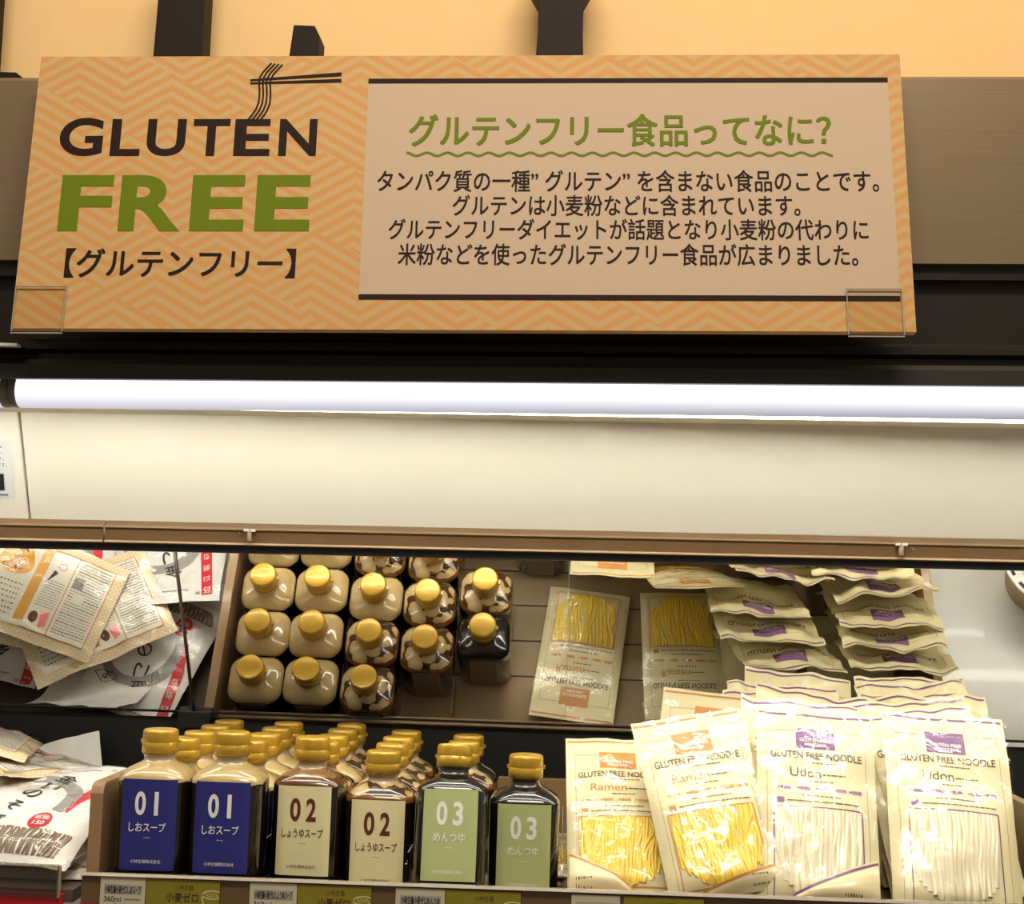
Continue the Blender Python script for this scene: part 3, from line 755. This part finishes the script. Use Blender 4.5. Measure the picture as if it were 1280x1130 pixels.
class Sheet:
    """a soft pouch: x across, s up from the foot; lean/bend lay it back, roll turns it in its own plane"""
    def __init__(s, W, L, lean, bend, roll=0., bulge=1., wr=.25, seed=0, flat=False):
        s.W, s.L, s.B, s.wr, s.sd, s.roll, s.flat = W, L, bulge, wr, seed, roll, flat
        s.lean, s.bend = lean, bend
        s.s0 = abs(math.sin(roll)) * W / 2 + (1 - math.cos(roll)) * L / 2 * 0
        n = 160; ext = L + 2 * s.s0 + 3; y = z = 0.; s.tab = [(0, 0, lean)]; s.ds = ext / n
        for i in range(n):
            a = lean + bend * ((i + .5) / n * ext / L) ** 1.6
            y += math.sin(a) * s.ds; z += math.cos(a) * s.ds; s.tab.append((y, z, a))
    def h(s, x, q):
        e = max(0., 1 - (2 * x / s.W) ** 2) ** .55; f = q / s.L
        if s.flat: pr = smooth(0, .14, f) * (1 - smooth(.86, 1, f))
        else: pr = smooth(-.02, .1, f) * (1 - .62 * smooth(.46, .68, f)) * (1 - .9 * smooth(.72, .93, f))
        return s.B * e * pr
    def wrk(s, x, q):
        f = q / s.L; k = .35 + .65 * smooth(.0, .3, abs(f - .45)) + .35 * (abs(2 * x / s.W)) ** 2
        a = noise.noise((x * .22 + s.sd * 7.1, q * .16, s.sd * 3.3)) + .5 * noise.noise((x * .5 + 9 * s.sd, q * .42, 5.7 + s.sd))
        return s.wr * k * a
    def pos(s, x, q, off=0., back=False):
        hh = s.h(x, q); wv = s.wrk(x, q)
        n_ = (-.38 * hh - .03 + wv) if back else (hh + wv)
        n_ += off
        cr, sr = math.cos(s.roll), math.sin(s.roll); qc = q - s.L / 2
        X = x * cr - qc * sr; Q = x * sr + qc * cr + s.L / 2 + s.s0
        Q = max(0, Q); i = min(len(s.tab) - 2, int(Q / s.ds)); f = Q / s.ds - i
        y, z, a = [s.tab[i][k] * (1 - f) + s.tab[i + 1][k] * f for k in range(3)]
        return (X, y - math.cos(a) * n_, z + math.sin(a) * n_)
    def mp(s, off): return lambda a, b: s.pos(a, b, off)


def pouch(sh, front, back, nu=22, nv=34):
    mb = MB(); W, L = sh.W, sh.L
    mb.grid(lambda u, v: sh.pos((u - .5) * W, v * L), nu, nv, front, uvf=lambda u, v: (u * W, v * L))
    mb.grid(lambda u, v: sh.pos((u - .5) * W, v * L, 0, True), nu, nv, back, flip=True)
    per = [(i / nu, 0) for i in range(nu)] + [(1, j / nv) for j in range(nv)] + [(1 - i / nu, 1) for i in range(nu)] + [(0, 1 - j / nv) for j in range(nv)]
    vs = []; fs = []
    for u, v in per: vs += [sh.pos((u - .5) * W, v * L), sh.pos((u - .5) * W, v * L, 0, True)]
    n = len(per)
    for i in range(n): j = (i + 1) % n; fs.append((2 * i, 2 * i + 1, 2 * j + 1, 2 * j))
    mb.add(vs, fs, front, True)
    return mb


def film_over(sh, seed, amp=.22, nu=36, nv=56, name='clear_film', parent=None):
    mb = MB(); W, L = sh.W + .5, sh.L
    def fn(u, v):
        x = (u - .5) * W; q = v * L
        a = noise.noise((x * .55 + seed * 5.3, q * .3 + seed, seed * 1.7)); b = noise.noise((x * .9 + q * .5 + seed * 2.3, q * .25 - x * .4, seed * 4.1))
        r_ = (1 - abs(a) * 2.2) ** 2 * .6 + (1 - abs(b) * 2.2) ** 2 * .4
        e = smooth(0, .06, min(u, 1 - u, v, 1 - v))
        return sh.pos(max(-sh.W / 2, min(sh.W / 2, x)) + (x - max(-sh.W / 2, min(sh.W / 2, x))), q, .14 + amp * r_ * e)
    mb.grid(fn, nu, nv, 'filmclear')
    return mb.build(name, parent, recalc=False)


def noodles(sh, x0, x1, q0, q1, mat, n, r, wav, seed, rnd_=2.2):
    mb = MB(); rnd = random.Random(seed); m = 22
    for layer in range(1):
        for i in range(n):
            f = (i + .5) / n; xb = x0 + (x1 - x0) * f; ph = rnd.uniform(0, 6.28); am = wav * rnd.uniform(.4, 1.3); drift = rnd.uniform(-.5, .5) * wav
            rg = []
            for j in range(m + 1):
                v = j / m; qs = q0 + rnd_ * abs(2 * f - 1) ** 3; q = qs + (q1 - qs) * v
                pin = 1 - .12 * (1 - v) ** 2
                x = (x0 + x1) / 2 + (xb - (x0 + x1) / 2) * pin + am * math.sin(ph + v * (5 + 3 * math.sin(ph))) + drift * (v - .5)
                x = max(x0 + r, min(x1 - r, x)); hgt = r * (.75 + .5 * math.sin(ph * 3 + v * 6))
                rg.append([sh.pos(x + r * math.cos(a), q, max(.015, hgt * math.sin(a)) + .015) for a in (0, math.pi * .25, math.pi * .5, math.pi * .75, math.pi)])
            vs = [p for g_ in rg for p in g_]; fs = []
            for j in range(m):
                for k in range(4): fs.append((j * 5 + k, j * 5 + k + 1, j * 5 + k + 6, j * 5 + k + 5))
            mb.add(vs, fs, mat, True)
    return mb


def arcwrite(mb, s, cx, q, w_, h, sh, mat, bold=.0):
    mp = lambda a, b: sh.pos(a, b - .045 * (a - cx) ** 2 * 0, .05)
    write(mb, s, cx - w_ / 2, q - h / 2, cx + w_ / 2, q + h / 2, mp, mat, bold)


def noodle_pack(kind, loc, rz, label, W=11.6, L=20., lean=.5, bend=.15, roll=0., seed=1, full=True, bulge=1.1, wr=.3, flap=None, group=None):
    nm = 'udon_pack' if kind == 'udon' else 'ramen_pack'
    t = thing(nm, label, 'noodle pack', loc, (0, 0, rz), group)
    sh = Sheet(W, L, lean, bend, roll, bulge, wr, seed); rnd = random.Random(seed)
    c1, c2 = ('purple', 'purplelite') if kind == 'udon' else ('orange', 'orangelite')
    mb = pouch(sh, 'udon', 'backudon'); hw = W / 2; m4 = sh.mp(.04); m6 = sh.mp(.07)
    rect(mb, -hw + .15, L - .62, hw - .2, L - .38, m4, c1, 20, 1)
    # thin frame line
    for a in ((-hw + 1.0, L - 2.5, hw - 1.0, L - 2.42), ):
        rect(mb, *a, m4, 'frame', 18, 1)
    for xx in (-hw + .95, hw - 1.0): rect(mb, xx, .9, xx + .07, L - 2.42, m4, 'frame', 1, 30)
    rect(mb, -1.95, L - 4.55, 1.95, L - 2.05, m4, c1, 8, 6)
    write(mb, 'GLUTEN FREE', -1.6, L - 3.75, 1.6, L - 3.35, m6, 'wtext', .02); write(mb, 'MEISTER', -1.1, L - 4.25, 1.1, L - 3.9, m6, 'wtext', .02)
    arcwrite(mb, 'GLUTEN FREE NOODLE', 0, L - 5.35, W * .77, .78, sh, 'text', .016)
    dashes(mb, -.9, 2.2, L - 6.1, .1, m4, 'text', rnd, .2, .5, .12)
    if full:
        word = 'Udon' if kind == 'udon' else 'Ramen'
        wfit(mb, word, -1.1, L - 7.15, 1.0, m4, 'text' if kind == 'udon' else 'orange', .008); dashes(mb, .6, 2.8, L - 7.3, .14, m4, 'text', rnd, .2, .6, .12)
        dashes(mb, -.8, 1.6, L - 8.1, .13, m4, 'text', rnd, .2, .6, .12)
        for xx in (-3.6, -1.7, .1, 1.9, 3.4):
            rect(mb, xx, L - 9.1, xx + 1.0, L - 8.7, m4, c2, 2, 1); dashes(mb, xx - .3, xx + .9, L - 8.9, .16, m6, c1, rnd, .1, .3, .08)
        dashes(mb, -1.6, 2.4, L - 9.7, .12, m4, 'text', rnd, .2, .5, .12)
        rect(mb, -4.0, L - 10.55, -3.3, L - 9.95, m4, c1, 1, 1); dashes(mb, -3.0, 4.2, L - 10.3, .12, m4, 'text', rnd, .3, .8, .12)
        wx, w0, w1 = 4.3, 1.0, L - 10.95
        for a in ((-wx, w1, wx, w1 + .12), (-wx, w0 - .12, wx, w0)): rect(mb, *a, m4, c1, 14, 1)
        for xx in (-wx, wx): rect(mb, xx - .06, w0, xx + .06, w1, m4, c1, 1, 14)
    mb.build('pouch', t, recalc=False)
    if full:
        nd = noodles(sh, -wx + .1, wx - .1, w0 + .05, w1 - .08, 'udonnoodle' if kind == 'udon' else 'ramennoodle', 20 if kind == 'udon' else 44, .24 if kind == 'udon' else .17, .16 if kind == 'udon' else .42, seed)
        nd.build('noodles', t, recalc=False)
        film_over(sh, seed, parent=t)
    if flap:
        fx0, fx1, fh = flap; fb = MB(); fa = .14 if fh < 3 else .45
        def fn(u, v):
            x = fx0 + (fx1 - fx0) * u; top = fh * ((1 - u) if fx0 < 0 and fx1 <= 1 else u) ** .8 + .5
            q = .0 + v * top; b = .22 + fa * math.sin(min(1, v * 1.1) * math.pi)
            return sh.pos(x, q, .25 + b)
        fb.grid(fn, 16, 10, 'backudon')
        def fl(a, b):
            u = (a - fx0) / (fx1 - fx0); top = fh * max(0, ((1 - u) if fx0 < 0 and fx1 <= 1 else u)) ** .8 + .5; v = b / top
            bb = .22 + fa * math.sin(min(1, v * 1.1) * math.pi); return sh.pos(a, b, .29 + bb)
        uu = [i / 16 for i in range(17)]
        topq = lambda u: fh * max(0, ((1 - u) if fx0 < 0 and fx1 <= 1 else u)) ** .8 + .5
        ribbon(fb, [(fx0 + (fx1 - fx0) * u, topq(u) * .93) for u in uu], .22, fl, c1)
        big = (1 if not (fx0 < 0 and fx1 <= 1) else 0)
        for k in range(7):
            a = fx0 + (fx1 - fx0) * (.62 if big else .1) + k * .24; rect(fb, a, .5, a + rnd.choice((.08, .14)), 1.5, fl, 'text')
        fb.build('folded_flap', t, recalc=False)
    return t


UG, RG = 'purple banded udon packs', 'orange banded ramen packs'
ordn = ['front', 'second', 'third', 'fourth', 'fifth', 'sixth', 'seventh']
ru = random.Random(21)
# udon: two leaning rows
for c, (xc, n, Wp) in enumerate(((28.8, 6, 11.8), (41.9, 7, 12.2))):
    for i in range(n):
        f = i / (n - 1)
        ty = 12.2 + 20.5 * f; tz = (17.9 if c == 0 else 18.0) + 3.0 * f
        fy = (2.0 if c == 0 else 1.6) + (3.5 if i else 0) * 0 + 19 * f; fz = .35 + 2.6 * smooth(.25, .9, f)
        dy, dz = ty - fy, tz - fz; Lp = math.hypot(dy, dz) * 1.015; ln = math.atan2(dy, dz)
        sd = 3 + i * 2 + 31 * c
        side = 'left' if c == 0 else 'right'
        nm = ordn[i] if i < n - 1 else 'rearmost'
        lab = f'{nm} white udon pack in the {side} row of purple banded packs' if i else (f'front udon pack of the left row, its lower corner folded up' if c == 0 else 'front udon pack of the right row, at the right edge')
        jx = 0 if i == 0 else ru.uniform(-1.5, 1.3) + (1.3 * f if c else .8)
        rl = (-.05 if i == 0 else (-ru.uniform(.02, .16) if c == 0 else ru.uniform(.02, .17)))
        noodle_pack('udon', (xc + jx, fy, fz), ((.09 if c == 0 else -.09) + ru.uniform(-.05, .05)) if i else 0, lab, Wp if i == 0 else 12.6 + ru.uniform(-.2, .2), Lp, ln - .1, .2 + (ru.uniform(0, .25) if i else 0), rl, sd, full=(i < 1), bulge=1.25 if i == 0 else .8,
                    wr=.3 if i == 0 else 1.0, flap=((-3.2, 5.6, 4.6) if (i == 0 and c == 0) else None), group=UG)
for c, xc in enumerate((29, 42)):
    noodle_pack('udon', (xc, 17.0, .45), 0, ('udon pack lying flat beneath the left udon row', 'udon pack lying flat beneath the right udon row')[c], 11.6, 18, math.pi / 2 - .03, 0, 0, 80 + c, full=False, bulge=1.1, wr=.1, group=UG)
# ramen
noodle_pack('ramen', (18.0, 2.0, .3), 0, 'front ramen pack turned anticlockwise with yellow noodles showing', 11.4, 19.4, .46, .2, .2, 5, bulge=1.3, wr=.28, flap=(-2.8, 5.5, 1.9), group=RG)
noodle_pack('ramen', (9.6, 5.2, .3), 0, 'ramen pack leaning beside the last 03 bottle, bottom corner folded', 11.0, 19.4, .66, .25, .03, 9, bulge=1.0, wr=.3, flap=(-5.3, .9, 4.0), group=RG)
noodle_pack('ramen', (18.9, 12.0, 2.3), -.03, 'ramen pack standing behind the front ramen pack', 11.2, 19.6, .48, .15, -.1, 14, bulge=.9, wr=.3, group=RG)
noodle_pack('ramen', (6.8, 14.4, .5), .12, 'ramen pack lying flat at the back, left of the pair', 11.2, 19.6, math.pi / 2 - .06, 0, 0, 17, bulge=1.0, wr=.15, group=RG)
noodle_pack('ramen', (19.2, 14.2, .5), -.03, 'ramen pack lying flat at the back, right of the pair', 11.0, 19.6, math.pi / 2 - .06, 0, 0, 19, bulge=1.0, wr=.15, group=RG)


def white_bag(loc, rz, label, W=15., L=20., lean=1.1, bend=.1, roll=0., seed=1, detail=True, noodle=True, wr=.5, bulge=1.4):
    t = thing('soba_bag', label, 'noodle bag', loc, (0, 0, rz), 'white soba bags at left')
    sh = Sheet(W, L, lean, bend, roll, bulge, wr, seed); mb = pouch(sh, 'bag', 'bag', 24, 34); rnd = random.Random(seed)
    m4 = sh.mp(.05); m6 = sh.mp(.09); c = L / 2
    if detail:
        ring = [(-1.2 + 5.0 * math.cos(a), c - .6 + 5.4 * math.sin(a)) for a in [math.radians(-25 + 215 * i / 40) for i in range(41)]]
        ribbon(mb, ring, [1.7 * (.55 + .45 * math.sin(math.pi * min(1, i / 40 + .15))) for i in range(41)], m4, 'baggray')
        # diamond crest
        dx, dy = -3.9, c + 4.9
        dm = [(dx - 1.7, dy), (dx, dy + 1.1), (dx + 1.7, dy), (dx, dy - 1.1), (dx - 1.7, dy)]
        ribbon(mb, dm, .12, m4, 'bagink'); wfit(mb, '生', dx, dy, 1.15, m4, 'bagink', .02)
        for i, ch in enumerate('金いのそば'):
            wfit(mb, ch, .9 - .75 * i, c + 5.2 - 2.55 * i, 2.0 - .12 * i, m6, 'bagink', .012, 1.0, -.35)
        bx0 = 5.0
        bn = [(bx0 + .9, c + 7.6), (bx0 + .55, c + 3), (bx0 - .3, c - 2.2)]
        ribbon(mb, [(bx0 + .9 - 1.5 * f, c + 9.2 - 12.0 * f) for f in [i / 12 for i in range(13)]], [1.5] * 9 + [1.1, .8, .5, .2], m4, 'bagred')
        for i, ch in enumerate('石臼挽き'):
            wfit(mb, ch, bx0 + .85 - 1.5 * (.06 + .14 * i), c + 8.5 - 1.9 * i, .95, m6, 'wtext', .01, 1, -.15)
        wfit(mb, '特', bx0 - .4, c + 8.9, .6, m4, 'bagink')
        dashes(mb, -.2, 3.4, c + 8.4, .22, m4, 'grayink', rnd, .15, .4, .1)
        ribbon(mb, [(2.6 + 1.0 * math.cos(a), c - 4.8 + 1.3 * math.sin(a)) for a in [2 * math.pi * i / 16 for i in range(17)]], .35, m4, 'bagred')
        rect(mb, 1.7, c - 5.9, 3.5, c - 3.9, m4, 'bagred', 3, 3); wfit(mb, '150', 2.6, c - 5.2, .7, m6, 'wtext', .02); wfit(mb, '乾麺', 2.6, c - 4.3, .7, m6, 'wtext', .01)
    mb.build('pouch', t, recalc=False)
    if noodle:
        nd = noodles(sh, -W / 2 + .9, W / 2 - .9, .7, c - 6.3, 'soba', 40, .14, .12, seed, .3); nd.build('noodles', t, recalc=False)
    if detail: film_over(sh, seed, .2, parent=t)
    return t


white_bag((-51.4, 2.3, 1.7), 0, 'front white soba bag with brush calligraphy and red banner', 15.2, 20.5, 1.13, .22, -.09, 2)
white_bag((-49.6, 18.6, 2.6), .30, 'white soba bag lying face up at the back near the divider', 13.6, 18.6, math.pi / 2 - .12, 0, 0, 7, wr=.35)
white_bag((-70.5, 13.0, 2.4), .2, 'white soba bag lying at the back left under the lattice bags', 15.0, 19.0, math.pi / 2 - .1, 0, 0, 11, wr=.6)
white_bag((-50.0, 5.0, .3), -.02, 'lower soba bag beneath the front white bag', 13.5, 17.5, math.pi / 2 - .06, .0, 0, 15, detail=False, bulge=1.2, wr=.3)
white_bag((-57.6, 21.6, .4), .0, 'crumpled white bag with raised peak at the back', 13.0, 17.0, math.pi / 2 - .2, -.75, .3, 23, detail=False, bulge=.8, wr=.7)
white_bag((-66.5, 3.5, .4), .05, 'soba bag mostly outside the left edge of the photo', 15.0, 19.0, 1.15, .1, 0, 27, bulge=1.2, wr=.5)


def lattice_bag(loc, rot, label, seed):
    """flat printed bag: x to its right, s towards the back, face up"""
    t = thing('lattice_bag', label, 'noodle bag', loc, rot, 'lattice bordered noodle bags at left')
    W, L = 19.0, 14.0; sh = Sheet(W, L, math.pi / 2, 0, 0, .7, .55, seed, flat=True); rnd = random.Random(seed); mb = pouch(sh, 'lattice', 'lattice', 30, 24)
    m3, m4, m6 = sh.mp(.04), sh.mp(.07), sh.mp(.10)
    rect(mb, -W / 2 + 1.4, 1.3, W / 2 - 1.4, L - 1.3, m3, 'panelcream', 26, 18)
    for a in ((-.4, 1.3, W / 2 - 1.4, 1.42), (-.4, L - 1.42, W / 2 - 1.4, L - 1.3)): rect(mb, *a, m4, 'orange', 14, 1)
    for xx in (W / 2 - 1.5, 3.0): rect(mb, xx, 1.3, xx + .14, L - 1.3, m4, 'orange', 1, 16)
    rect(mb, -1.6, 1.6, -.3, L - 2.0, m4, 'blob', 3, 16)
    # ochre disc with brush writing
    n = 24; ctr = (-4.4, 4.2); vs = [m4(*ctr)] + [m4(ctr[0] + (2.3 + .2 * math.sin(3 * a)) * math.cos(a), ctr[1] + (2.3 + .2 * math.cos(2 * a)) * math.sin(a)) for a in [2 * math.pi * i / n for i in range(n)]]
    mb.add(vs, [(0, i + 1, (i + 1) % n + 1) for i in range(n)], 'blob')
    wfit(mb, 'も', ctr[0] + .2, ctr[1] - .8, 1.7, m6, 'bagink', .02, 1, math.pi / 2 * 0); wfit(mb, '和', ctr[0] - 1.1, ctr[1] + .9, 1.2, m6, 'bagink', .01); wfit(mb, 'な', ctr[0] + .5, ctr[1] + 1.0, 1.1, m6, 'bagink', .01)
    for i in range(7): dashes(mb, -7.6, -2.2, 7.4 + .7 * i, .22, m4, 'grayink', rnd, .1, .35, .2)
    # ingredient tables
    for i in range(11): dashes(mb, .2, 2.7, 5.6 + .36 * i, .12, m4, 'grayink', rnd, .1, .4, .1)
    for i in range(26): dashes(mb, 3.5, 7.7, 1.9 + .4 * i, .17, m4, 'tablegray' if i % 3 else 'grayink', rnd, .15, .6, .08)
    rect(mb, 4.2, 6.2, 5.6, 7.2, m6, 'panelcream', 2, 2); wfit(mb, '小麦', 4.9, 6.7, .5, m6, 'bagink')
    rect(mb, 3.5, 4.0, 4.9, 5.4, m4, 'grayink', 2, 2)
    ribbon(mb, [(1.5 + .5 * math.cos(a), 3.4 + .5 * math.sin(a)) for a in [2 * math.pi * i / 14 for i in range(15)]], .12, m4, 'bagpink')
    ribbon(mb, [(1.0, 4.2), (.4, 5.6)], [.6, .15], m4, 'darkink')
    vs = [m4(1.4, 10.4), m4(2.4, 9.6), m4(2.6, 11.6), m4(1.7, 12.0)]; mb.add(vs, [(0, 1, 2, 3)], 'bagpink')
    vs = [m4(.7 + .6 * math.cos(a), 10.9 + .8 * math.sin(a)) for a in [2 * math.pi * i / 10 for i in range(10)]]; mb.add(vs, [tuple(range(10))], 'maroon')
    mb.build('pouch', t, recalc=False)
    film_over(sh, seed, .2, 40, 34, parent=t)
    return t


def along(right, backdir, up=None):
    r_ = Vector(right).normalized(); b = Vector(backdir); b = (b - b.dot(r_) * r_).normalized(); n_ = r_.cross(b)
    return Matrix((r_, b, n_)).transposed().to_euler()


# B2 under, B1 over; origin = middle of the front edge
def place_lattice(cx, cy, cz, right, backdir, label, seed):
    r_ = Vector(right).normalized(); b = Vector(backdir); b = (b - b.dot(r_) * r_).normalized()
    o = Vector((cx, cy, cz)) - b * 7.0
    lattice_bag(tuple(o), along(right, backdir), label, seed)
place_lattice(-59.7, 24.2, 9.0, (.86, -.5, -.08), (.5, .86, -.05), 'lattice bordered noodle bag lying lower, its corner towards the bottles', 31)
place_lattice(-65.6, 22.6, 13.0, (.95, .22, -.31), (-.2, .97, .0), 'lattice bordered noodle bag on top of the pile with ochre disc', 35)

place_lattice(-74.5, 21.5, 9.4, (.99, .05, -.12), (-.05, .99, .0), 'lattice bordered noodle bag at the far left, underneath the others', 41)

# bowl on the pale shelf at right
bo = thing('noodle_bowl', 'round lidded instant noodle bowl on the pale right shelf', 'bowl', (69.5, 11.0, 0))
mb = MB(); mb.lathe([(0, 4.6), (.2, 4.9), (3, 5.6), (7.4, 7.0), (7.5, 7.3), (7.9, 7.3)], 'kraft', 40); mb.build('cup', bo)
mb = MB(); mb.lathe([(7.9, 7.45), (8.1, 7.45), (8.15, 7.2), (8.05, 6.0), (8.05, .5)], 'bowlwhite', 40)
mp = lambda a, b: (a, b, 8.2)
for i in range(20):
    a = 2 * math.pi * i / 20; mb.add([mp((6.75 + k) * math.cos(a + d), (6.75 + k) * math.sin(a + d)) for k, d in ((-.25, -.09), (.25, -.09), (.25, .06), (-.25, .06))], [(0, 1, 2, 3)], 'bagred' if i % 5 == 0 else 'darkink')
mb.add([mp(5.6 * math.cos(2 * math.pi * i / 30), 5.6 * math.sin(2 * math.pi * i / 30)) for i in range(30)], [tuple(range(30))], 'foil'); mb.build('lid', bo, recalc=False)
